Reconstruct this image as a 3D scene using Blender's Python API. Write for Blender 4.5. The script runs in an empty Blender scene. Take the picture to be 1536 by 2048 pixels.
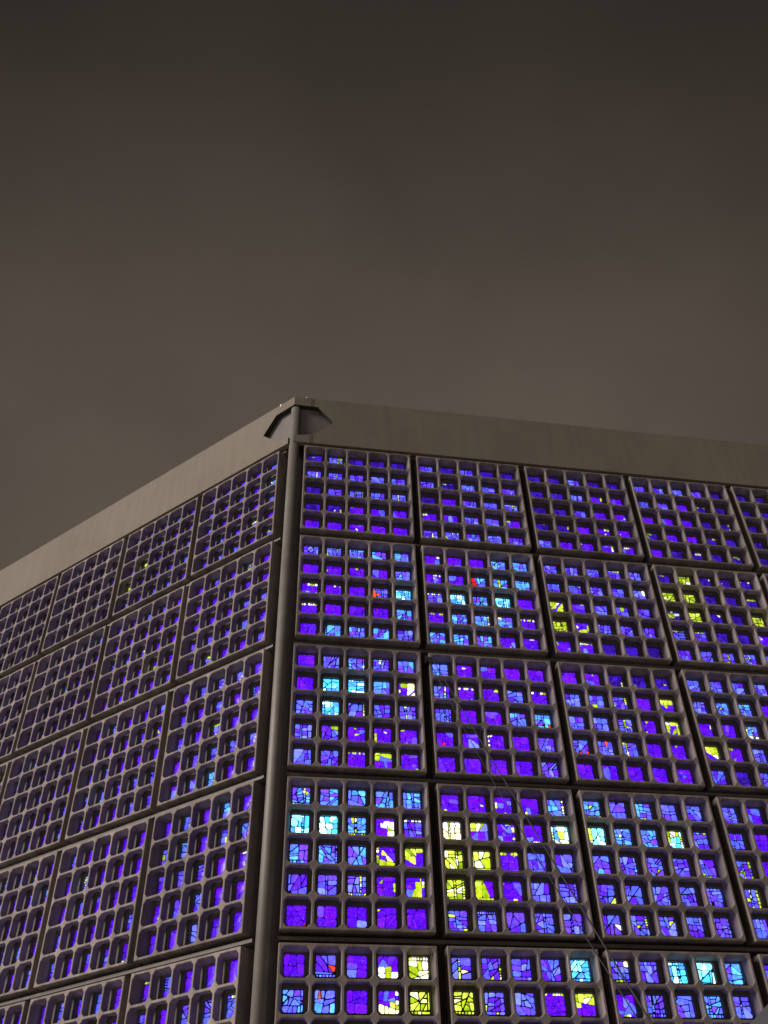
import bpy, bmesh, math, random
from mathutils import Vector, Matrix

scene = bpy.context.scene
col = scene.collection
R = math.radians

# ------------------------------------------------------------------ camera
P = 1.8                       # pitch of the wall panels (m)
ZT = 11.758                   # height of the top edge of the panels above the ground
CAM = Vector((-0.3395, -10.1556, 1.6))
cr = Vector((0.9875892, -0.15569345, -0.02066686))
cu = Vector((-0.08629988, -0.64787784, 0.7568399))
cf = Vector((0.13122462, 0.74566337, 0.65327348))
cd = bpy.data.cameras.new('camera')
cd.sensor_fit = 'VERTICAL'
cd.sensor_height = 36.0
cd.sensor_width = 27.0
cd.lens = 31.719
cd.clip_start = 0.05
cd.clip_end = 3000
cam = bpy.data.objects.new('camera', cd)
cam.matrix_world = Matrix(((cr.x, cu.x, -cf.x, CAM.x), (cr.y, cu.y, -cf.y, CAM.y), (cr.z, cu.z, -cf.z, CAM.z), (0, 0, 0, 1)))
col.objects.link(cam)
scene.camera = cam

# ------------------------------------------------------------------ night sky, lit from below by the city
w = bpy.data.worlds.new('World')
scene.world = w
w.use_nodes = True
nt = w.node_tree
nt.nodes.clear()
tc = nt.nodes.new('ShaderNodeTexCoord')
sep = nt.nodes.new('ShaderNodeSeparateXYZ')
ramp = nt.nodes.new('ShaderNodeValToRGB')
ramp.color_ramp.interpolation = 'B_SPLINE'
els = ramp.color_ramp.elements
els[0].position = 0.0
els[0].color = (0.107, 0.083, 0.066, 1)
els[1].position = 1.0
els[1].color = (0.021, 0.0165, 0.0135, 1)
for pos, c in ((0.62, (0.098, 0.079, 0.064)), (0.76, (0.087, 0.070, 0.056)), (0.87, (0.050, 0.040, 0.033)), (0.94, (0.029, 0.0235, 0.0195))):
    e = els.new(pos)
    e.color = (*c, 1)
nz = nt.nodes.new('ShaderNodeTexNoise')
nz.inputs['Scale'].default_value = 3.4
nz.inputs['Detail'].default_value = 8.0
nz.inputs['Roughness'].default_value = 0.6
mr = nt.nodes.new('ShaderNodeMapRange')
mr.inputs['From Min'].default_value = 0.3
mr.inputs['From Max'].default_value = 0.7
mr.inputs['To Min'].default_value = 0.90
mr.inputs['To Max'].default_value = 1.10
mul = nt.nodes.new('ShaderNodeVectorMath')
mul.operation = 'SCALE'
bg = nt.nodes.new('ShaderNodeBackground')
wo = nt.nodes.new('ShaderNodeOutputWorld')
L = nt.links
L.new(tc.outputs['Generated'], sep.inputs[0])
L.new(sep.outputs['Z'], ramp.inputs[0])
L.new(tc.outputs['Generated'], nz.inputs['Vector'])
L.new(nz.outputs[0], mr.inputs['Value'])
L.new(ramp.outputs[0], mul.inputs[0])
# the glow stands over the town centre behind the church and fades to either side
flat = nt.nodes.new('ShaderNodeVectorMath')
flat.operation = 'MULTIPLY'
flat.inputs[1].default_value = (1, 1, 0)
nrm_ = nt.nodes.new('ShaderNodeVectorMath')
nrm_.operation = 'NORMALIZE'
dot_ = nt.nodes.new('ShaderNodeVectorMath')
dot_.operation = 'DOT_PRODUCT'
dot_.inputs[1].default_value = (math.sin(R(8)), math.cos(R(8)), 0)
az = nt.nodes.new('ShaderNodeMapRange')
az.interpolation_type = 'SMOOTHSTEP'
az.inputs['From Min'].default_value = 0.62
az.inputs['From Max'].default_value = 1.0
az.inputs['To Min'].default_value = 0.60
az.inputs['To Max'].default_value = 1.06
both = nt.nodes.new('ShaderNodeMath')
both.operation = 'MULTIPLY'
L.new(tc.outputs['Generated'], flat.inputs[0])
L.new(flat.outputs[0], nrm_.inputs[0])
L.new(nrm_.outputs[0], dot_.inputs[0])
L.new(dot_.outputs['Value'], az.inputs['Value'])
L.new(az.outputs[0], both.inputs[0])
L.new(mr.outputs[0], both.inputs[1])
L.new(both.outputs[0], mul.inputs['Scale'])
L.new(mul.outputs[0], bg.inputs['Color'])
bg.inputs['Strength'].default_value = 1.0
L.new(bg.outputs[0], wo.inputs['Surface'])

# the town's light, wide and low from the left
sd = bpy.data.lights.new('city_light', 'SUN')
sd.energy = 4.3
sd.angle = R(24)
sd.color = (1.0, 0.865, 0.79)
sun = bpy.data.objects.new('city_light', sd)
to_light = Vector((-0.9777 * math.cos(R(27)), -0.21 * math.cos(R(27)), math.sin(R(27))))
sun.rotation_euler = to_light.to_track_quat('Z', 'Y').to_euler()
col.objects.link(sun)

vs = scene.view_settings
vs.view_transform = 'Standard'
vs.look = 'None'
vs.exposure = 0.0
vs.gamma = 1.0
vs.use_curve_mapping = False
scene.cycles.max_bounces = 6
scene.cycles.diffuse_bounces = 4


# ------------------------------------------------------------------ materials
def mat_base(name):
    m = bpy.data.materials.new(name)
    m.use_nodes = True
    return m, m.node_tree, m.node_tree.nodes['Principled BSDF']


def rough_mat(name, c1, c2, scale=3.0, rough=0.85, bump=0.3, fine=60.0, streak=0.0, metallic=0.0, obj_random=0.0):
    """Mineral or painted surface: blotches, optional run-off streaks, fine grain and relief."""
    m, t, b = mat_base(name)
    N, K = t.nodes, t.links
    geo = N.new('ShaderNodeNewGeometry')
    n1 = N.new('ShaderNodeTexNoise')
    n1.inputs['Scale'].default_value = scale
    n1.inputs['Detail'].default_value = 6
    n1.inputs['Roughness'].default_value = 0.6
    K.new(geo.outputs['Position'], n1.inputs['Vector'])
    rp = N.new('ShaderNodeValToRGB')
    rp.color_ramp.elements[0].position = 0.32
    rp.color_ramp.elements[0].color = (*c1, 1)
    rp.color_ramp.elements[1].position = 0.68
    rp.color_ramp.elements[1].color = (*c2, 1)
    K.new(n1.outputs[0], rp.inputs[0])
    out = rp.outputs[0]
    if streak:
        mp = N.new('ShaderNodeMapping')
        mp.inputs['Scale'].default_value = (5.0, 5.0, 0.35)
        K.new(geo.outputs['Position'], mp.inputs[0])
        n3 = N.new('ShaderNodeTexNoise')
        n3.inputs['Scale'].default_value = 1.6
        n3.inputs['Detail'].default_value = 5
        K.new(mp.outputs[0], n3.inputs['Vector'])
        r3 = N.new('ShaderNodeMapRange')
        r3.inputs['From Min'].default_value = 0.35
        r3.inputs['From Max'].default_value = 0.65
        r3.inputs['To Min'].default_value = 1.0 - streak
        r3.inputs['To Max'].default_value = 1.0 + streak * 0.5
        K.new(n3.outputs[0], r3.inputs['Value'])
        mx = N.new('ShaderNodeVectorMath')
        mx.operation = 'SCALE'
        K.new(out, mx.inputs[0])
        K.new(r3.outputs[0], mx.inputs['Scale'])
        out = mx.outputs[0]
    if obj_random:
        oi = N.new('ShaderNodeObjectInfo')
        r4 = N.new('ShaderNodeMapRange')
        r4.inputs['To Min'].default_value = 1.0 - obj_random
        r4.inputs['To Max'].default_value = 1.0 + obj_random
        K.new(oi.outputs['Random'], r4.inputs['Value'])
        mx = N.new('ShaderNodeVectorMath')
        mx.operation = 'SCALE'
        K.new(out, mx.inputs[0])
        K.new(r4.outputs[0], mx.inputs['Scale'])
        out = mx.outputs[0]
    K.new(out, b.inputs['Base Color'])
    b.inputs['Roughness'].default_value = rough
    b.inputs['Metallic'].default_value = metallic
    n2 = N.new('ShaderNodeTexNoise')
    n2.inputs['Scale'].default_value = fine
    n2.inputs['Detail'].default_value = 4
    K.new(geo.outputs['Position'], n2.inputs['Vector'])
    bp = N.new('ShaderNodeBump')
    bp.inputs['Strength'].default_value = bump
    bp.inputs['Distance'].default_value = 0.004
    K.new(n2.outputs[0], bp.inputs['Height'])
    K.new(bp.outputs[0], b.inputs['Normal'])
    return m


M_CONC = rough_mat('concrete_cast', (0.176, 0.153, 0.146), (0.240, 0.210, 0.200), scale=5.0, streak=0.34, obj_random=0.14)
M_REAR_SHADED = rough_mat('concrete_rear_shaded', (0.085, 0.076, 0.074), (0.12, 0.108, 0.104), scale=6.0, streak=0.2)  # darker copy of the cast concrete: shade inside the cells put into colour
M_FASC = rough_mat('concrete_fascia', (0.138, 0.124, 0.097), (0.167, 0.151, 0.120), scale=0.9, streak=0.07, bump=0.2)
M_SEAM = rough_mat('sealant', (0.085, 0.079, 0.062), (0.105, 0.098, 0.078), scale=6)
M_LINER = rough_mat('recess_lining', (0.13, 0.122, 0.118), (0.165, 0.154, 0.15), scale=4, streak=0.1)
M_POST = rough_mat('painted_steel', (0.115, 0.112, 0.10), (0.15, 0.143, 0.13), scale=4, rough=0.55, bump=0.08, streak=0.12)
M_DARK = rough_mat('dark_backing', (0.035, 0.03, 0.028), (0.055, 0.048, 0.044), scale=3)
M_REVEAL = rough_mat('black_reveal', (0.010, 0.010, 0.011), (0.018, 0.018, 0.019), scale=6)
M_RAIL = rough_mat('steel_rail', (0.09, 0.083, 0.072), (0.12, 0.11, 0.097), scale=5, rough=0.6, bump=0.1)
M_RUBBER = rough_mat('cable_rubber', (0.012, 0.012, 0.012), (0.02, 0.02, 0.02), scale=20, rough=0.6)
M_CANVAS = rough_mat('grey_canvas', (0.045, 0.049, 0.058), (0.058, 0.063, 0.074), scale=3, rough=0.9, fine=200)
M_POLE = rough_mat('aluminium_pole', (0.4, 0.4, 0.4), (0.5, 0.5, 0.5), scale=8, rough=0.4, metallic=0.6)
M_CLIP = rough_mat('bright_clip', (0.6, 0.58, 0.54), (0.7, 0.68, 0.64), scale=9, rough=0.4)


def paving_mat():
    m, t, b = mat_base('granite_paving')
    N, K = t.nodes, t.links
    geo = N.new('ShaderNodeNewGeometry')
    br = N.new('ShaderNodeTexBrick')
    br.inputs['Scale'].default_value = 1.0
    br.inputs['Mortar Size'].default_value = 0.008
    br.inputs['Brick Width'].default_value = 0.6
    br.inputs['Row Height'].default_value = 0.4
    br.inputs['Color1'].default_value = (0.47, 0.44, 0.41, 1)
    br.inputs['Color2'].default_value = (0.41, 0.385, 0.36, 1)
    br.inputs['Mortar'].default_value = (0.09, 0.085, 0.08, 1)
    K.new(geo.outputs['Position'], br.inputs['Vector'])
    K.new(br.outputs[0], b.inputs['Base Color'])
    b.inputs['Roughness'].default_value = 0.7
    return m


M_PAVE = paving_mat()


def glass_mat():
    """Backlit coloured slab glass; every shard carries its own glass colour in the 'tint' attribute."""
    m, t, b = mat_base('lit_slab_glass')
    N, K = t.nodes, t.links
    at = N.new('ShaderNodeAttribute')
    at.attribute_name = 'tint'
    geo = N.new('ShaderNodeNewGeometry')
    n1 = N.new('ShaderNodeTexNoise')
    n1.inputs['Scale'].default_value = 26
    n1.inputs['Detail'].default_value = 3
    K.new(geo.outputs['Position'], n1.inputs['Vector'])
    mrg = N.new('ShaderNodeMapRange')
    mrg.inputs['From Min'].default_value = 0.3
    mrg.inputs['From Max'].default_value = 0.72
    mrg.inputs['To Min'].default_value = 0.62
    mrg.inputs['To Max'].default_value = 1.38
    K.new(n1.outputs[0], mrg.inputs['Value'])
    n2 = N.new('ShaderNodeTexNoise')
    n2.inputs['Scale'].default_value = 75
    n2.inputs['Detail'].default_value = 4
    K.new(geo.outputs['Position'], n2.inputs['Vector'])
    pk = N.new('ShaderNodeMapRange')
    pk.inputs['From Min'].default_value = 0.60
    pk.inputs['From Max'].default_value = 0.74
    K.new(n2.outputs[0], pk.inputs['Value'])
    pale = N.new('ShaderNodeMix')
    pale.data_type = 'RGBA'
    pale.inputs['B'].default_value = (0.55, 0.5, 1.3, 1)
    fac = N.new('ShaderNodeMath')
    fac.operation = 'MULTIPLY'
    fac.inputs[1].default_value = 0.32
    K.new(pk.outputs[0], fac.inputs[0])
    K.new(fac.outputs[0], pale.inputs['Factor'])
    K.new(at.outputs['Color'], pale.inputs['A'])
    K.new(pale.outputs['Result'], b.inputs['Emission Color'])
    K.new(mrg.outputs[0], b.inputs['Emission Strength'])
    b.inputs['Base Color'].default_value = (0.02, 0.02, 0.03, 1)
    b.inputs['Roughness'].default_value = 0.25
    return m


M_GLASS = glass_mat()
M_MORTAR = rough_mat('glass_mortar', (0.012, 0.012, 0.014), (0.025, 0.024, 0.026), scale=20)


# ------------------------------------------------------------------ helpers
def link(o, parent=None):
    col.objects.link(o)
    if parent:
        o.parent = parent
    return o


def obj_bm(name, bm, mats, parent=None, smooth=False, recalc=True):
    if recalc:
        bmesh.ops.recalc_face_normals(bm, faces=bm.faces)
    me = bpy.data.meshes.new(name)
    bm.to_mesh(me)
    bm.free()
    for mm in (mats if isinstance(mats, (list, tuple)) else [mats]):
        me.materials.append(mm)
    if smooth:
        for pl in me.polygons:
            pl.use_smooth = True
    return link(bpy.data.objects.new(name, me), parent)


def bm_box(bm, x0, x1, y0, y1, z0, z1, M=None):
    vs_ = [Vector((x, y, z)) for x in (x0, x1) for y in (y0, y1) for z in (z0, z1)]
    if M:
        vs_ = [M @ v for v in vs_]
    v = [bm.verts.new(q) for q in vs_]
    for f in ((0, 1, 3, 2), (4, 6, 7, 5), (0, 4, 5, 1), (2, 3, 7, 6), (0, 2, 6, 4), (1, 5, 7, 3)):
        bm.faces.new([v[i] for i in f])


def bm_tube(bm, pts, r, n=12, cap=True):
    rings = []
    for i, p in enumerate(pts):
        a = pts[max(i - 1, 0)]
        b = pts[min(i + 1, len(pts) - 1)]
        d = (b - a).normalized()
        u = d.orthogonal().normalized() if abs(d.z) > 0.99 else d.cross(Vector((0, 0, 1))).normalized()
        v = d.cross(u)
        rr = r[i] if isinstance(r, (list, tuple)) else r
        rings.append([bm.verts.new(p + (u * math.cos(2 * math.pi * k / n) + v * math.sin(2 * math.pi * k / n)) * rr) for k in range(n)])
    for a, b in zip(rings, rings[1:]):
        for k in range(n):
            bm.faces.new((a[k], a[(k + 1) % n], b[(k + 1) % n], b[k]))
    if cap:
        bm.faces.new(rings[0][::-1])
        bm.faces.new(rings[-1])


def tag(o, label=None, cat=None, group=None, kind=None):
    if label:
        o['label'] = label
    if cat:
        o['category'] = cat
    if group:
        o['group'] = group
    if kind:
        o['kind'] = kind
    return o


# ------------------------------------------------------------------ ground
bm = bmesh.new()
S = 600
vv = [bm.verts.new(p) for p in ((-S, -S, 0), (S, -S, 0), (S, S, 0), (-S, S, 0))]
bm.faces.new(vv)
tag(obj_bm('pavement', bm, M_PAVE), kind='structure')

# ------------------------------------------------------------------ the church: an octagon of precast panels
church = tag(link(bpy.data.objects.new('church', None)), 'octagonal church of honeycomb concrete panels with glowing blue stained glass', 'church')
church.empty_display_size = 1.0

S2 = math.sqrt(0.5)
UP = Vector((0, 0, 1))


def frame(right, origin):
    n = right.cross(UP)
    return Matrix(((right.x, 0, n.x, origin.x), (right.y, 0, n.y, origin.y), (right.z, 1, n.z, origin.z), (0, 0, 0, 1)))


RIGHT_DIR = Vector((1, 0, 0))          # along the right wall, seen from outside
LEFT_DIR = Vector((S2, -S2, 0))        # along the left wall towards the corner
N_RIGHT = RIGHT_DIR.cross(UP)
N_LEFT = LEFT_DIR.cross(UP)
O = Vector((0, 0, ZT))                 # corner of the two front planes at panel top height
A_R, A_L = 0.1137 * P, 0.1439 * P      # first panel's distance from the corner
PV = 1.023 * P                         # vertical pitch
PW, PH = 0.940 * P, 0.950 * P          # panel width, height
NCOL, NROW = 8, 6
SIDE = NCOL * P + A_R + A_L - 0.06 * P

# cell geometry (local panel space: x right, y up from the top edge (negative), z outwards)
EDGE = 0.027                           # front width of the outer frame
BAR = 0.029                            # front width of the inner bars
CX = (PW - 2 * EDGE + BAR) / 5
CY = (PH - 2 * EDGE + BAR) / 5
DEP = 0.168                            # glass depth behind the front
DF = 0.098                             # depth of the front lattice
ZR = 0.128                             # front of the rear lattice
PD = 0.215                             # panel depth
GX, GY = 0.66 * CX, 0.66 * CY          # glass opening
CH = 0.042                             # corner cut of the front openings
x_lo = EDGE - BAR / 2
cells = []
for j in range(5):
    for i in range(5):
        cells.append((x_lo + CX * (i + 0.5), -(x_lo + CY * (j + 0.5))))


def loop12(cx, cy, hx, hy, ch):
    """Rounded-corner rectangle of 12 points, counter-clockwise from the right side."""
    q = ch * 0.49
    out = []
    for sx, sy, flip in ((1, 1, 0), (-1, 1, 1), (-1, -1, 0), (1, -1, 1)):
        tri = [(sx * hx, sy * (hy - ch)), (sx * (hx - q), sy * (hy - q)), (sx * (hx - ch), sy * hy)]
        out += tri[::-1] if flip else tri
    return [(cx + a, cy + b) for a, b in out]


def square12(cx, cy, hx, hy, ch):
    out = []
    for sx, sy, flip in ((1, 1, 0), (-1, 1, 1), (-1, -1, 0), (1, -1, 1)):
        tri = [(sx * hx, sy * (hy - ch)), (sx * hx, sy * hy), (sx * (hx - ch), sy * hy)]
        out += tri[::-1] if flip else tri
    return [(cx + a, cy + b) for a, b in out]


def make_panel_mesh():
    bm = bmesh.new()

    def ring(pts, z):
        return [bm.verts.new((a, b, z)) for a, b in pts]

    def bridge(a, b):
        n = len(a)
        for k in range(n):
            bm.faces.new((a[k], a[(k + 1) % n], b[(k + 1) % n], b[k]))

    hx, hy = CX / 2 - BAR / 2, CY / 2 - BAR / 2
    bv = 0.004
    for (cx, cy) in cells:
        sq = square12(cx, cy, CX / 2, CY / 2, CH)
        op = loop12(cx, cy, hx, hy, CH)
        op_b = loop12(cx, cy, hx + bv, hy + bv, CH)
        g_o = loop12(cx, cy, GX / 2, GY / 2, 0.026)
        f0, f1 = ring(sq, 0), ring(op_b, 0)
        f2, f3, f4 = ring(op, -bv), ring(op, -DF), ring(sq, -DF)
        bridge(f0, f1)
        bridge(f1, f2)
        bridge(f2, f3)
        bridge(f3, f4)
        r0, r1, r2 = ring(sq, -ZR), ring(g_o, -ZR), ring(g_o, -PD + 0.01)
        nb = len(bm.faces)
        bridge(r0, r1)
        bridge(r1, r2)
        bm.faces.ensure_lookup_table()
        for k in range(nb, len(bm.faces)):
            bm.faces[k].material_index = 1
    # outer frame: front margin, tapered inner walls, outer sides
    inner = [(x_lo, -x_lo), (PW - x_lo, -x_lo), (PW - x_lo, -PH + x_lo), (x_lo, -PH + x_lo)]
    b2 = 0.005
    o1 = [(b2, -b2), (PW - b2, -b2), (PW - b2, -PH + b2), (b2, -PH + b2)]
    o0 = [(0, 0), (PW, 0), (PW, -PH), (0, -PH)]
    ri, ro1 = ring(inner, 0), ring(o1, 0)
    ro0, rb = ring(o0, -b2), ring(o0, -PD)
    bridge(ro1, ri)
    bridge(ro0, ro1)
    bridge(rb, ro0)
    e = EDGE + 0.001
    gxm = (CX - GX) / 2 + x_lo
    gym = (CY - GY) / 2 + x_lo
    wf = ring([(e, -e), (PW - e, -e), (PW - e, -PH + e), (e, -PH + e)], -0.008)
    wb = ring([(gxm - 0.001, -gym + 0.001), (PW - gxm + 0.001, -gym + 0.001), (PW - gxm + 0.001, -PH + gym - 0.001), (gxm - 0.001, -PH + gym - 0.001)], -DEP + 0.004)
    bridge(wf, wb)
    bmesh.ops.remove_doubles(bm, verts=bm.verts, dist=0.0004)
    bmesh.ops.recalc_face_normals(bm, faces=bm.faces)
    me = bpy.data.meshes.new('concrete_panel')
    bm.to_mesh(me)
    bm.free()
    me.materials.append(M_CONC)
    me.materials.append(M_REAR_SHADED)
    return me


PANEL = make_panel_mesh()


# ---- stained glass: what each pane of the right wall shows (base colour + accent), read row by row
# base: V violet, D dim violet, M mid blue, C cyan blue, B bright cyan, Y yellow, W white
# accent: '.' none, y/Y few/many yellow, w/W few/many white, r/R few/many red
GLASS = {
    (0, 0): 'Dy My D. Dw D. Mw Mw M. Mw M. Dy Mw My M. Mw Dw Dw Vy V. V. V. V. Vw Vw Vr',
    (1, 0): 'M. D. M. D. D. M. Dw M. M. M. Dy Vw M. My My Vw V. M. M. Vy Mw Mw M. Mw M.',
    (2, 0): 'D. D. M. D. D. D. D. M. Vy Vw D. D. Mw Vy Vy Dy Dy Vw Vw Vw M. V. Vy Vw Vw',
    (3, 0): 'M. M. M. M. D. M. M. V. Dy Dy V. V. V. Dy Dy DY Vy V. Dy D. V. Dw Dw Dw Dy',
    (4, 0): 'D. D. D. M. D. D. D. M. D. D. D. D. D. D. Dy Dw D. Dw D. D. D. D. M. D. Dw',
    (0, 1): 'M. My C. C. C. V. Vy Vy V. C. Vy Vw V. MR B. Vw V. Vr Vr C. V. C. C. C. M.',
    (1, 1): 'Vw V. V. Cw C. Vw V. CR Cy C. Mw B. C. B. Vy Vy C. Cw Cw Vy C. C. C. Vw Vw',
    (2, 1): 'M. My My My M. M. Mw Mw M. My VY Vy M. My M. YY VY M. M. M. Vy Vw D. D. D.',
    (3, 1): 'Dy YY Dw Dw Dw YY YY Dy D. Dy DY YY Dy D. YY My My Dy Dw Vy M. M. My Mw M.',
    (4, 1): 'D. Dw D. Dy D. Dy D. D. M. D. YY Dy D. D. D. D. Dy M. D. D. M. M. D. D. D.',
    (0, 2): 'V. M. Cw Mw C. V. B. B. C. VW Cw B. My M. Mw M. My Vy Vy Vy M. M. Vy VY Vy',
    (1, 2): 'Cw Vw Vr V. V. Mw Vw Vw Mr Vw M. V. V. Cw Cr Vr Vr Vw Vw M. V. V. V. V. M.',
    (2, 2): 'V. Vy Dw Dy Dy M. My My Vy VY M. M. My Vy VY Mr Mr My Vw Vy V. V. Vy V. Vw',
    (3, 2): 'Mw M. M. M. M. M. Cw Cw V. V. Vw Vw CW V. M. VY Vy Mw M. V. M. Dw M. V. V.',
    (0, 3): 'Cw C. C. C. C. B. B. Cy VW Mw C. C. C. VY VY M. M. Mw Vy VY Vr V. V. Vy Vw',
    (1, 3): 'Vy Vy Vw Vy Cw WW VY Vy Vw BW YY YY Vy M. M. YY VY Vy M. M. My M. M. M. M.',
    (2, 3): 'Cy Cy Cy C. M. BW Cy C. BW Mw C. M. Cy M. My My M. M. M. M. My My My M. M.',
    (3, 3): 'M. V. V. M. V. M. V. M. V. V. My V. V. M. M. My M. M. V. V. M. V. M. M. V.',
    (0, 4): 'V. MR V. VW WW C. Cr V. VW YY V. M. M. Vy Vy M. C. V. V. M. V. V. M. M. Vw',
    (1, 4): 'My My M. M. B. YY My M. Vy VY V. Vy M. M. V. C. C. V. M. M. V. V. Vy M. M.',
    (2, 4): 'My M. B. B. C. Vy M. C. C. M. M. M. V. V. Vy C. M. M. V. V. V. Vy M. M. C.',
}


def lin(r, g, b):
    f = lambda c: (c / 255 / 12.92) if c <= 10.3 else ((c / 255 + 0.055) / 1.055) ** 2.4
    return (f(r), f(g), f(b))


PAL = {
    'V': [(lin(104, 0, 255), 1.1), (lin(94, 4, 255), 1.05), (lin(108, 14, 255), 1.1), (lin(92, 0, 255), 0.95)],
    'D': [(lin(58, 8, 190), 0.9), (lin(66, 20, 205), 0.9), (lin(50, 5, 165), 0.8)],
    'M': [(lin(92, 84, 255), 1.24), (lin(84, 100, 255), 1.30), (lin(104, 64, 255), 1.24), (lin(96, 30, 255), 1.18), (lin(110, 120, 255), 1.37)],
    'C': [(lin(86, 112, 255), 1.57), (lin(72, 138, 255), 1.65), (lin(88, 92, 255), 1.51), (lin(108, 60, 255), 1.44), (lin(82, 160, 255), 1.72)],
    'B': [(lin(64, 182, 255), 2.03), (lin(120, 220, 255), 2.40), (lin(70, 145, 255), 1.80), (lin(175, 238, 255), 2.86)],
    'Y': [(lin(190, 215, 25), 1.13), (lin(205, 226, 60), 1.19), (lin(165, 198, 10), 1.03), (lin(214, 232, 84), 1.30)],
    'W': [(lin(255, 252, 225), 1.5), (lin(250, 246, 190), 1.3), (lin(235, 240, 255), 1.6)],
    'R': [(lin(240, 28, 22), 1.0), (lin(250, 60, 30), 1.1), (lin(255, 92, 50), 1.2)],
}


def area(p):
    return 0.5 * sum(p[k][0] * p[(k + 1) % len(p)][1] - p[(k + 1) % len(p)][0] * p[k][1] for k in range(len(p)))


def clip(p, nx, ny, d):
    """Part of convex polygon p where nx*x+ny*y >= d."""
    out = []
    for k in range(len(p)):
        a, b = p[k], p[(k + 1) % len(p)]
        da, db = nx * a[0] + ny * a[1] - d, nx * b[0] + ny * b[1] - d
        if da >= 0:
            out.append(a)
        if da * db < 0:
            s = da / (da - db)
            out.append((a[0] + (b[0] - a[0]) * s, a[1] + (b[1] - a[1]) * s))
    return out


def inset(p, g):
    q = p
    for k in range(len(p)):
        a, b = p[k], p[(k + 1) % len(p)]
        ex, ey = b[0] - a[0], b[1] - a[1]
        l = math.hypot(ex, ey)
        if l < 1e-6:
            continue
        nx, ny = -ey / l, ex / l
        q = clip(q, nx, ny, nx * a[0] + ny * a[1] + g)
        if len(q) < 3:
            return []
    return q


def soften(p, t):
    """Cut the corners so a shard looks chipped rather than sawn."""
    out = []
    for k in range(len(p)):
        a, b = p[k], p[(k + 1) % len(p)]
        out.append((a[0] + (b[0] - a[0]) * t, a[1] + (b[1] - a[1]) * t))
        out.append((b[0] + (a[0] - b[0]) * t, b[1] + (a[1] - b[1]) * t))
    return out


def split_by(p, ang, pt):
    nx, ny = math.cos(ang), math.sin(ang)
    d = nx * pt[0] + ny * pt[1]
    return clip(p, nx, ny, d), clip(p, -nx, -ny, -d)


def bsp(polys, n, rg, skew):
    polys = list(polys)
    guard = 0
    while len(polys) < n and guard < 80:
        guard += 1
        polys.sort(key=lambda q: -abs(area(q)) * rg.uniform(0.5, 1.0))
        p = polys.pop(0)
        cx = sum(a for a, _ in p) / len(p)
        cy = sum(b for _, b in p) / len(p)
        w_ = max(a for a, _ in p) - min(a for a, _ in p)
        h_ = max(b for _, b in p) - min(b for _, b in p)
        base_ang = 0.0 if w_ * rg.uniform(0.7, 1.3) > h_ else math.pi / 2
        ang = base_ang + (rg.gauss(0, 0.14) if rg.random() > skew else rg.uniform(-0.9, 0.9))
        a, b = split_by(p, ang, (cx + rg.uniform(-0.18, 0.18) * w_, cy + rg.uniform(-0.18, 0.18) * h_))
        if len(a) > 2 and len(b) > 2 and min(abs(area(a)), abs(area(b))) > 0.003:
            polys += [a, b]
        else:
            polys.append(p)
    return polys


def chips(rect, n, along_x, rg):
    x0, y0, x1, y1 = rect
    out = []
    for k in range(n):
        if along_x:
            a, b = x0 + (x1 - x0) * k / n, x0 + (x1 - x0) * (k + 1) / n
            out.append([(a, y0), (b, y0), (b, y1), (a, y1)])
        else:
            a, b = y0 + (y1 - y0) * k / n, y0 + (y1 - y0) * (k + 1) / n
            out.append([(x0, a), (x1, a), (x1, b), (x0, b)])
    return out


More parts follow.
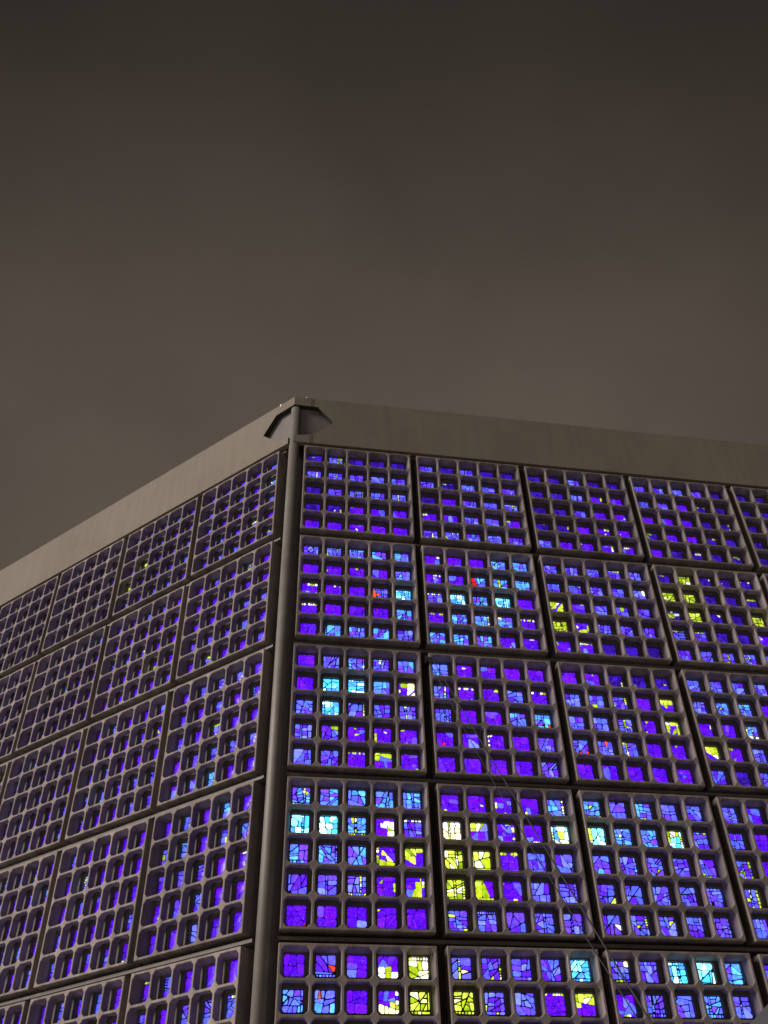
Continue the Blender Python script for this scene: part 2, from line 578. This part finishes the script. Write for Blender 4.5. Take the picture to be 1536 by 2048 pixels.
def design(code, rg):
    """Shards of one pane on the unit square: list of (polygon, colour)."""
    base, acc = code
    main = [(0, 0), (1, 0), (1, 1), (0, 1)]
    small = []
    n = {'V': rg.randint(3, 7), 'D': rg.randint(3, 6), 'M': rg.randint(7, 12), 'C': rg.randint(7, 13), 'B': rg.randint(7, 12), 'Y': rg.randint(8, 12), 'W': rg.randint(8, 12)}[base]
    if (acc in 'yw' and rg.random() < 0.72) or (acc == '.' and base in 'MCB' and rg.random() < 0.45) or (acc in 'YWR' and rg.random() < 0.5):
        th = rg.uniform(0.11, 0.17)
        side = rg.choice('tblrbbt')
        a = rg.choice((0.0, 0.0, 0.35, 0.5))
        b = rg.choice((1.0, 1.0, 0.7, 0.55))
        if b - a < 0.3:
            a, b = 0.0, 1.0
        k = max(2, int((b - a) / rg.uniform(0.11, 0.19)))
        if side == 't':
            small = chips((a, 1 - th, b, 1), k, True, rg)
            rest = [chips((0, 1 - th, a, 1), 1, True, rg)[0]] if a > 0 else []
            rest += [chips((b, 1 - th, 1, 1), 1, True, rg)[0]] if b < 1 else []
            main = [(0, 0), (1, 0), (1, 1 - th), (0, 1 - th)]
        elif side == 'b':
            small = chips((a, 0, b, th), k, True, rg)
            rest = [chips((0, 0, a, th), 1, True, rg)[0]] if a > 0 else []
            rest += [chips((b, 0, 1, th), 1, True, rg)[0]] if b < 1 else []
            main = [(0, th), (1, th), (1, 1), (0, 1)]
        elif side == 'l':
            small = chips((0, a, th, b), k, False, rg)
            rest = [chips((0, 0, th, a), 1, True, rg)[0]] if a > 0 else []
            rest += [chips((0, b, th, 1), 1, True, rg)[0]] if b < 1 else []
            main = [(th, 0), (1, 0), (1, 1), (th, 1)]
        else:
            small = chips((1 - th, a, 1, b), k, False, rg)
            rest = [chips((1 - th, 0, 1, a), 1, True, rg)[0]] if a > 0 else []
            rest += [chips((1 - th, b, 1, 1), 1, True, rg)[0]] if b < 1 else []
            main = [(0, 0), (1 - th, 0), (1 - th, 1), (0, 1)]
        if rest and rg.random() < 0.8:
            pass
    else:
        rest = []
    style = rg.random()
    polys = [main]
    if style < 0.28 and base in 'MCYWB':          # a ladder of chips crossing the pane
        x = rg.uniform(0.3, 0.65)
        wd = rg.uniform(0.10, 0.15)
        left, r_ = split_by(main, math.pi + rg.gauss(0, 0.08), (x, 0.5))
        if len(left) > 2 and len(r_) > 2:
            mid, right = clip(r_, -1, 0, -(x + wd)), clip(r_, 1, 0, x + wd)
            if len(mid) > 2 and len(right) > 2:
                small += bsp([mid], rg.randint(4, 7), rg, 0.05)
                polys = [left, right]
    elif style < 0.45:                              # a fan from one corner or side
        pt = rg.choice(((0.5, 0.1), (0.1, 0.1), (0.9, 0.2), (0.5, 0.95), (0.2, 0.9)))
        a0 = rg.uniform(0, math.pi)
        for k in range(rg.randint(2, 3)):
            nxt = []
            for q in polys:
                s1, s2 = split_by(q, a0 + k * rg.uniform(0.6, 1.0), pt)
                nxt += [s for s in (s1, s2) if len(s) > 2 and abs(area(s)) > 0.004]
            polys = nxt
    if base in 'VD' and acc in 'ywr':
        n += rg.randint(3, 5)
    if base in 'VD' and acc in 'YWR':
        n += rg.randint(4, 6)
    polys = bsp(polys, n, rg, 0.35)
    if base in 'VD' and acc in 'ywr':                # break one shard up into splinters
        polys.sort(key=lambda q: abs(area(q)))
        k = rg.randrange(len(polys))
        q = polys.pop(k)
        polys += bsp([q], 3, rg, 0.5)
    res = []
    frac = {'y': 0.10, 'Y': 0.5, 'w': 0.05, 'W': 0.45, 'r': 0.0, 'R': 0.3, '.': 0.0}[acc]
    pal_acc = {'y': 'Y', 'Y': 'Y', 'w': 'W', 'W': 'W', 'r': 'R', 'R': 'R', '.': base}[acc]
    order = list(range(len(polys)))
    rg.shuffle(order)
    nacc = int(round(frac * len(polys)))
    if acc == 'r':
        nacc = rg.randint(1, 2)
    if acc == 'y' and (not small or rg.random() < 0.5):
        nacc = max(nacc, 1)
    if acc in 'ywr':                                # a few: keep to the smaller shards
        order.sort(key=lambda k: abs(area(polys[k])) * rg.uniform(0.6, 1.4))
    if acc in 'YWR':                                # many: keep them together on one side
        ax, ay = rg.choice(((1, 0), (-1, 0), (0, 1), (0, -1), (1, 1), (-1, 1)))
        order.sort(key=lambda k: -sum(ax * a + ay * b for a, b in polys[k]) / len(polys[k]) + rg.uniform(-0.3, 0.3))
    chosen = set(order[:nacc])
    dim = 0.62 if base == 'D' else 1.0

    def pick(key):
        if key in 'YW' and acc in 'yYwW' and rg.random() < (0.16 if key == 'Y' else 0.3):
            key = 'W' if key == 'Y' else 'Y'
        c, s = rg.choice(PAL[key])
        s *= rg.uniform(0.8, 1.15) * (dim if key in 'YWR' else 1.0)
        return (c[0] * s, c[1] * s, c[2] * s)
    for k, q in enumerate(polys):
        alt = 'M' if base == 'V' and rg.random() < 0.10 else base
        res.append((q, pick(pal_acc if k in chosen else alt), False))
    for q in rest:
        res.append((q, pick(base), False))
    for q in small:
        hot = acc != '.' and acc not in 'rR' and rg.random() < (0.62 if acc in 'yw' else 0.8)
        res.append((q, pick(pal_acc if hot else ('C' if base == 'M' and rg.random() < 0.4 else base)), True))
    gap = {'V': 0.012, 'D': 0.014, 'M': 0.024, 'C': 0.025, 'B': 0.024, 'Y': 0.027, 'W': 0.02}[base]
    return res, gap


def build_pane(verts, faces, tints, mids, code, rg, bright, ox, oy, oz):
    """Append one pane's mortar bed and raised glass shards to the given lists."""
    shards, gap = design(code, rg)
    sx, sy = GX * 0.975, GY * 0.975

    def add(pts, z):
        b = len(verts)
        verts.extend((ox + (a - 0.5) * sx, oy + (c - 0.5) * sy, oz + z) for a, c in pts)
        return b
    m_ = 0.04
    b = add([(-m_, -m_), (1 + m_, -m_), (1 + m_, 1 + m_), (-m_, 1 + m_)], 0.0)
    faces.append((b, b + 1, b + 2, b + 3))
    tints.append((0, 0, 0))
    mids.append(1)
    for q, c, tiny in shards:
        if area(q) < 0:
            q = q[::-1]
        s = inset(q, gap * rg.uniform(0.55, 1.6) + (0.006 if tiny else 0))
        if len(s) < 3 or abs(area(s)) < 0.0012:
            continue
        s = soften(s, rg.uniform(0.08, 0.16))
        h = rg.uniform(0.006, 0.013)
        n = len(s)
        gx_, gy_ = rg.uniform(-0.008, 0.008), rg.uniform(-0.008, 0.008)
        lo = add(s, 0.0005)
        hi = len(verts)
        verts.extend((ox + (a - 0.5) * sx, oy + (d - 0.5) * sy, oz + h + gx_ * (a - 0.5) + gy_ * (d - 0.5)) for a, d in s)
        cc = tuple(v * bright for v in c)
        faces.append(tuple(range(hi, hi + n)))
        tints.append(cc)
        mids.append(0)
        for k in range(n):
            faces.append((lo + k, lo + (k + 1) % n, hi + (k + 1) % n, hi + k))
            tints.append(tuple(v * 0.7 for v in cc))
            mids.append(0)


def pane_mesh(name, verts, faces, tints, mids):
    me = bpy.data.meshes.new(name)
    me.from_pydata(verts, [], faces)
    me.materials.append(M_GLASS)
    me.materials.append(M_MORTAR)
    at = me.attributes.new('tint', 'FLOAT_COLOR', 'FACE')
    at.data.foreach_set('color', [v for t in tints for v in (*t, 1.0)])
    me.polygons.foreach_set('material_index', mids)
    me.update()
    return me


# ---- place the panels
panels = []
for side in ('right', 'left'):
    for c in range(NCOL):
        for r in range(NROW):
            if side == 'right':
                o = O + RIGHT_DIR * (A_R + c * P) - UP * (r * PV)
                M = frame(RIGHT_DIR, o)
            else:
                o = O - LEFT_DIR * (A_L + c * P + PW) - UP * (r * PV)
                M = frame(LEFT_DIR, o)
            panels.append((side, c, r, M))


def seen(pt):
    """How large one pane stands before the photographer; 0 where the photograph does not show it."""
    d = pt - CAM
    z = d.dot(cf)
    if z <= 0:
        return 0.0
    x, y = d.dot(cr) / z, d.dot(cu) / z
    if abs(x) > 0.435 or abs(y) > 0.575:
        return 0.0
    return 1.0 / (z * z)


rank = []
for k, (side, c, r, M) in enumerate(panels):
    nrm = N_RIGHT if side == 'right' else N_LEFT
    for q, (cx, cy) in enumerate(cells):
        pt = M @ Vector((cx, cy, -DEP))
        s = seen(pt)
        if s:
            rank.append((s * abs((CAM - pt).normalized().dot(nrm)), k, q))
rank.sort(reverse=True)
single = {(k, q) for _, k, q in rank[:300]}

gv, gf, gt, gm = [], [], [], []
jit = random.Random(5)
for k, (side, c, r, M) in enumerate(panels):
    po = link(bpy.data.objects.new('concrete_panel', PANEL), church)
    po.matrix_world = M @ Matrix.Translation((jit.uniform(-0.005, 0.005), jit.uniform(-0.005, 0.005), jit.uniform(-0.006, 0.004)))
    rg = random.Random(1000 + k * 37)
    if side == 'right' and (c, r) in GLASS:
        codes = GLASS[(c, r)].split()
    else:
        wts = (5, 1, 3, 0.7) if side == 'right' else (6.4, 0, 3.4, 0.35)
        codes = [rg.choices('VDMC', wts)[0] + rg.choices('.ywYr', (78, 9, 7, 1.2, 0.4))[0] for _ in range(25)]
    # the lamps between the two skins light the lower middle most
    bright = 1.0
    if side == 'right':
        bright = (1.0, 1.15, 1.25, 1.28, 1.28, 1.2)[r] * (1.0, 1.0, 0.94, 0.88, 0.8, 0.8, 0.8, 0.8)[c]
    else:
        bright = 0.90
    for q, (cx, cy) in enumerate(cells):
        if (k, q) in single:
            v, f, t, mi = [], [], [], []
            build_pane(v, f, t, mi, codes[q], rg, bright, 0, 0, 0)
            g = link(bpy.data.objects.new('glass_pane', pane_mesh('glass_pane', v, f, t, mi)), po)
            g.location = (cx, cy, -DEP)
        else:
            v, f, t, mi = [], [], [], []
            build_pane(v, f, t, mi, codes[q], rg, bright, cx, cy, -DEP)
            b = len(gv)
            gv.extend(tuple(M @ Vector(p)) for p in v)
            gf.extend(tuple(a + b for a in ff) for ff in f)
            gt.extend(t)
            gm.extend(mi)
tag(link(bpy.data.objects.new('stained_glass', pane_mesh('stained_glass', gv, gf, gt, gm)), church), kind='stuff')

# ---- backing wall, roof slab, plinth: closed octagon behind the panels
INW = -(N_RIGHT + N_LEFT).normalized()
RAD = SIDE / (2 * math.sin(R(22.5)))
CEN = Vector((0, 0, 0)) + INW * RAD
ANG0 = math.atan2(-INW.y, -INW.x)


def octa(insetd):
    rr = RAD - insetd / math.cos(R(22.5))
    return [Vector((CEN.x + rr * math.cos(ANG0 + k * math.pi / 4), CEN.y + rr * math.sin(ANG0 + k * math.pi / 4), 0)) for k in range(8)]


def octa_prism(name, insetd, z0, z1, mtl):
    bm = bmesh.new()
    pts = octa(insetd)
    lo = [bm.verts.new(p + UP * z0) for p in pts]
    hi = [bm.verts.new(p + UP * z1) for p in pts]
    for k in range(8):
        bm.faces.new((lo[k], lo[(k + 1) % 8], hi[(k + 1) % 8], hi[k]))
    bm.faces.new(hi)
    bm.faces.new(lo[::-1])
    return obj_bm(name, bm, mtl, church)


octa_prism('backing_wall', PD + 0.015, 0.3, ZT + 0.30 * P, M_DARK)
octa_prism('roof', PD + 0.001, ZT + 0.302 * P, ZT + 0.36 * P, M_DARK)
octa_prism('plinth', 0.05, 0.0, ZT - NROW * PV + 0.02, M_FASC)

# ---- rails in the joints between the rows of panels
for rd, nn, off in ((RIGHT_DIR, N_RIGHT, 1), (-LEFT_DIR, N_LEFT, -1)):
    for r in range(0, NROW):
        bm = bmesh.new()
        zc = ZT - r * PV + (PV - PH) / 2 if r else ZT + 0.012 * P
        Mx = frame(rd if off == 1 else LEFT_DIR, Vector((0, 0, zc)))
        x0, x1 = (0.105 * P, SIDE - 0.1 * P)
        if off == -1:
            x0, x1 = -x1, -x0
        bm_box(bm, x0, x1, -0.018, 0.018, -PD - 0.01, -0.085, Mx)
        obj_bm('joint_rail', bm, M_RAIL, church)

# ---- round corner posts
for k in range(8):
    pts = octa(0.0)
    inw = (CEN - pts[k]).normalized()
    base = pts[k] + inw * 0.064 * P
    bm = bmesh.new()
    bm_tube(bm, [base + UP * 0.0, base + UP * (ZT * 0.5), base + UP * (ZT + 0.56 * P)], 0.0465 * P, n=32, cap=True)
    p_ = obj_bm('corner_post', bm, M_POST, church, smooth=False)
    for pl in p_.data.polygons:
        pl.use_smooth = len(pl.vertices) == 4

# ---- fascia: one plate per side, with the long hexagonal opening round the visible corner
FZ0, FZ1, FD = 0.036 * P, 0.612 * P, 0.050 * P
HOLE = [(0.0, 0.510), (0.218, 0.502), (0.363, 0.322), (0.186, 0.140), (0.0, 0.114)]


def fascia_plate(name, M, sgn, hole, mtl, cut=0.0):
    """Plate from the corner outwards; sgn=+1 runs right from the corner, -1 runs left."""
    t = math.tan(R(22.5))
    if hole:
        prof = [(cut, FZ0), (SIDE, FZ0), (SIDE, FZ1), (0, FZ1)] + [(a * P, b * P) for a, b in HOLE[:4]] + [(cut, HOLE[4][1] * P)]
    else:
        prof = [(0, FZ0), (SIDE, FZ0), (SIDE, FZ1), (0, FZ1)]
    bm = bmesh.new()

    def pt(a, b, z):
        if z:
            if a < 1e-6:
                a = FD * t
            elif a > SIDE - 1e-6:
                a = SIDE - FD * t
        return M @ Vector((sgn * a, b, -FD if z else 0))

    def quad(q):
        bm.faces.new([bm.verts.new(v) for v in q])
    if hole:
        h0, h1, h2, h3, h4 = [(a * P, b * P) for a, b in HOLE]
        h4 = (cut, h4[1])
        parts = [[(cut, FZ0), (h3[0], FZ0), h3, h4], [(h3[0], FZ0), (h2[0], FZ0), h2, h3],
                 [h0, h1, (h1[0], FZ1), (0, FZ1)], [h1, h2, (h2[0], FZ1), (h1[0], FZ1)],
                 [(h2[0], FZ0), (SIDE, FZ0), (SIDE, FZ1), (h2[0], FZ1)]]
    else:
        parts = [prof]
    for q in parts:
        quad([pt(a, b, 0) for a, b in q])
        quad([pt(a, b, 1) for a, b in q[::-1]])
    n = len(prof)
    for k in range(n):
        a, b = prof[k], prof[(k + 1) % n]
        quad([pt(*a, 0), pt(*b, 0), pt(*b, 1), pt(*a, 1)])
        if hole and 4 <= k < 8:
            bm.faces.ensure_lookup_table()
            bm.faces[-1].material_index = 1
    bmesh.ops.remove_doubles(bm, verts=bm.verts, dist=0.0005)
    return obj_bm(name, bm, mtl, church)


f_r = fascia_plate('fascia', frame(RIGHT_DIR, O), 1, True, [M_FASC, M_REVEAL], 0.012 * P)
f_l = fascia_plate('fascia', frame(LEFT_DIR, O), -1, True, [M_FASC, M_REVEAL], 0.05 * P)
pts8 = octa(0.0)
for k in range(8):
    a, b = pts8[k], pts8[(k + 1) % 8]
    mid = (a + b) / 2
    if (mid - (RIGHT_DIR * SIDE / 2)).length < 0.5 or (mid + (LEFT_DIR * SIDE / 2)).length < 0.5:
        continue
    d = (b - a).normalized()
    fascia_plate('fascia', frame(d, Vector((a.x, a.y, ZT))), 1, False, M_FASC)
# lining behind the opening
for rd, sg, fo in ((RIGHT_DIR, 1, f_r), (LEFT_DIR, -1, f_l)):
    bm = bmesh.new()
    M = frame(rd, O)
    a, b = 0.055 * P, 0.47 * P
    bm_box(bm, min(sg * a, sg * b), max(sg * a, sg * b), 0.06 * P, 0.575 * P, -FD - 0.03, -FD - 0.004, M)
    obj_bm('recess_lining', bm, M_LINER, fo)
# seam strips beside the opening on the right, and two bright clips on the top edge
M = frame(RIGHT_DIR, O)
for z0, z1 in ((0.506, 0.606), (0.040, 0.128)):
    bm = bmesh.new()
    bm_box(bm, 0.150 * P, 0.176 * P, z0 * P, z1 * P, -0.01, 0.003, M)
    obj_bm('seam_strip', bm, M_SEAM, f_r)
bm = bmesh.new()
bm_box(bm, 0.10 * P, 0.118 * P, FZ1 - 0.01, FZ1 + 0.018, -0.03, 0.006, M)
obj_bm('fixing_clip', bm, M_CLIP, f_r)
bm = bmesh.new()
bm_box(bm, -0.175 * P, -0.163 * P, FZ1 - 0.045, FZ1 + 0.012, -0.02, 0.006, frame(LEFT_DIR, O))
obj_bm('fixing_clip', bm, M_CLIP, f_l)

# ---- clamp in the joint, holding two cables
CL = Vector((1.985, -0.03, 7.93))
bm = bmesh.new()
bm_box(bm, -0.035, 0.035, -0.012, 0.15, -0.02, 0.02, Matrix.Translation(CL))
bm_tube(bm, [CL + Vector((-0.05, -0.03, 0.03)), CL + Vector((0.06, -0.03, -0.03))], 0.026, n=10)
obj_bm('cable_clamp', bm, M_RUBBER, church)

# ------------------------------------------------------------------ market tent on the plaza (only a corner of its roof shows)
EAVE = Vector((2.16, -4.702, 2.5))
ta = R(8)
td = Vector((math.cos(ta), math.sin(ta), 0))
HALF = 1.42
tent_c = Vector((EAVE.x, EAVE.y, 0)) + td * HALF * math.sqrt(2)
tent = tag(link(bpy.data.objects.new('market_tent', None)), 'grey canvas market tent with peaked roof below the glowing church wall', 'tent')
tent.location = tent_c
tent.rotation_euler = (0, 0, ta - R(135) - math.pi / 2 + R(45 + 45))
corner_dirs = []
bm = bmesh.new()
nseg, npr = 8, 10
rings = []
for s in range(npr + 1):
    u = s / npr
    half = HALF * (1 - u) + 0.05 * u
    z = 2.5 + 1.5 * u ** 1.5
    ring_ = []
    for e in range(4):
        for k in range(nseg):
            f_ = -1 + 2 * k / nseg
            sagz = -0.05 * (1 - f_ * f_) * (1 - u) * u * 4
            x, y = {0: (f_, -1), 1: (1, f_), 2: (-f_, 1), 3: (-1, -f_)}[e]
            ring_.append(bm.verts.new((x * half, y * half, z + sagz)))
    rings.append(ring_)
for a, b in zip(rings, rings[1:]):
    n = len(a)
    for k in range(n):
        bm.faces.new((a[k], a[(k + 1) % n], b[(k + 1) % n], b[k]))
bm.faces.new(rings[-1])
canopy = obj_bm('canopy', bm, M_CANVAS, tent, smooth=True)
sol = canopy.modifiers.new('thickness', 'SOLIDIFY')
sol.thickness = 0.004
bm = bmesh.new()
for e in range(4):
    x0, y0, x1, y1 = {0: (-1, -1, 1, -1), 1: (1, -1, 1, 1), 2: (1, 1, -1, 1), 3: (-1, 1, -1, -1)}[e]
    for k in range(7):
        p0, p1 = k / 7, (k + 1) / 7
        q = [(x0 + (x1 - x0) * t_, y0 + (y1 - y0) * t_) for t_ in (p0, (p0 + p1) / 2, p1)]
        v = [bm.verts.new((a * HALF, b * HALF, 2.5)) for a, b in q] + [bm.verts.new((a * HALF, b * HALF, z)) for (a, b), z in zip(q[::-1], (2.28, 2.22, 2.28))]
        bm.faces.new(v)
va = obj_bm('valance', bm, M_CANVAS, tent, recalc=False)
sol = va.modifiers.new('thickness', 'SOLIDIFY')
sol.thickness = 0.004
for sx in (-1, 1):
    for sy in (-1, 1):
        bm = bmesh.new()
        bm_tube(bm, [Vector((sx * (HALF - 0.05), sy * (HALF - 0.05), z)) for z in (0, 2.52)], 0.03, n=10)
        obj_bm('pole', bm, M_POLE, tent)
bm = bmesh.new()
bm_tube(bm, [Vector((0, 0, z)) for z in (3.9, 4.15, 4.2)], [0.05, 0.04, 0.01], n=10)
obj_bm('finial', bm, M_POLE, tent)


# ------------------------------------------------------------------ the two cables from the wall to the tent
def cable(name, a, b, sag, r, label):
    pts = []
    for k in range(41):
        t = k / 40
        p = a.lerp(b, t)
        p.z -= sag * 4 * t * (1 - t)
        pts.append(p)
    bm = bmesh.new()
    bm_tube(bm, pts, r, n=8)
    return tag(obj_bm(name, bm, M_RUBBER, None, smooth=True), label, 'cable', 'cables hung from the wall')


ctop = Vector((EAVE.x, EAVE.y, 2.5)) + td * 0.03
cable('power_cable', CL + Vector((0.05, -0.05, -0.02)), ctop, 0.02, 0.0065, 'upper black cable stretched tight from wall clamp to market tent')
cable('power_cable', CL + Vector((0.0, -0.05, -0.03)), ctop + Vector((0.0, 0.05, -0.05)), 0.16, 0.0045, 'thin black cable sagging under the tight one, from wall clamp to tent')
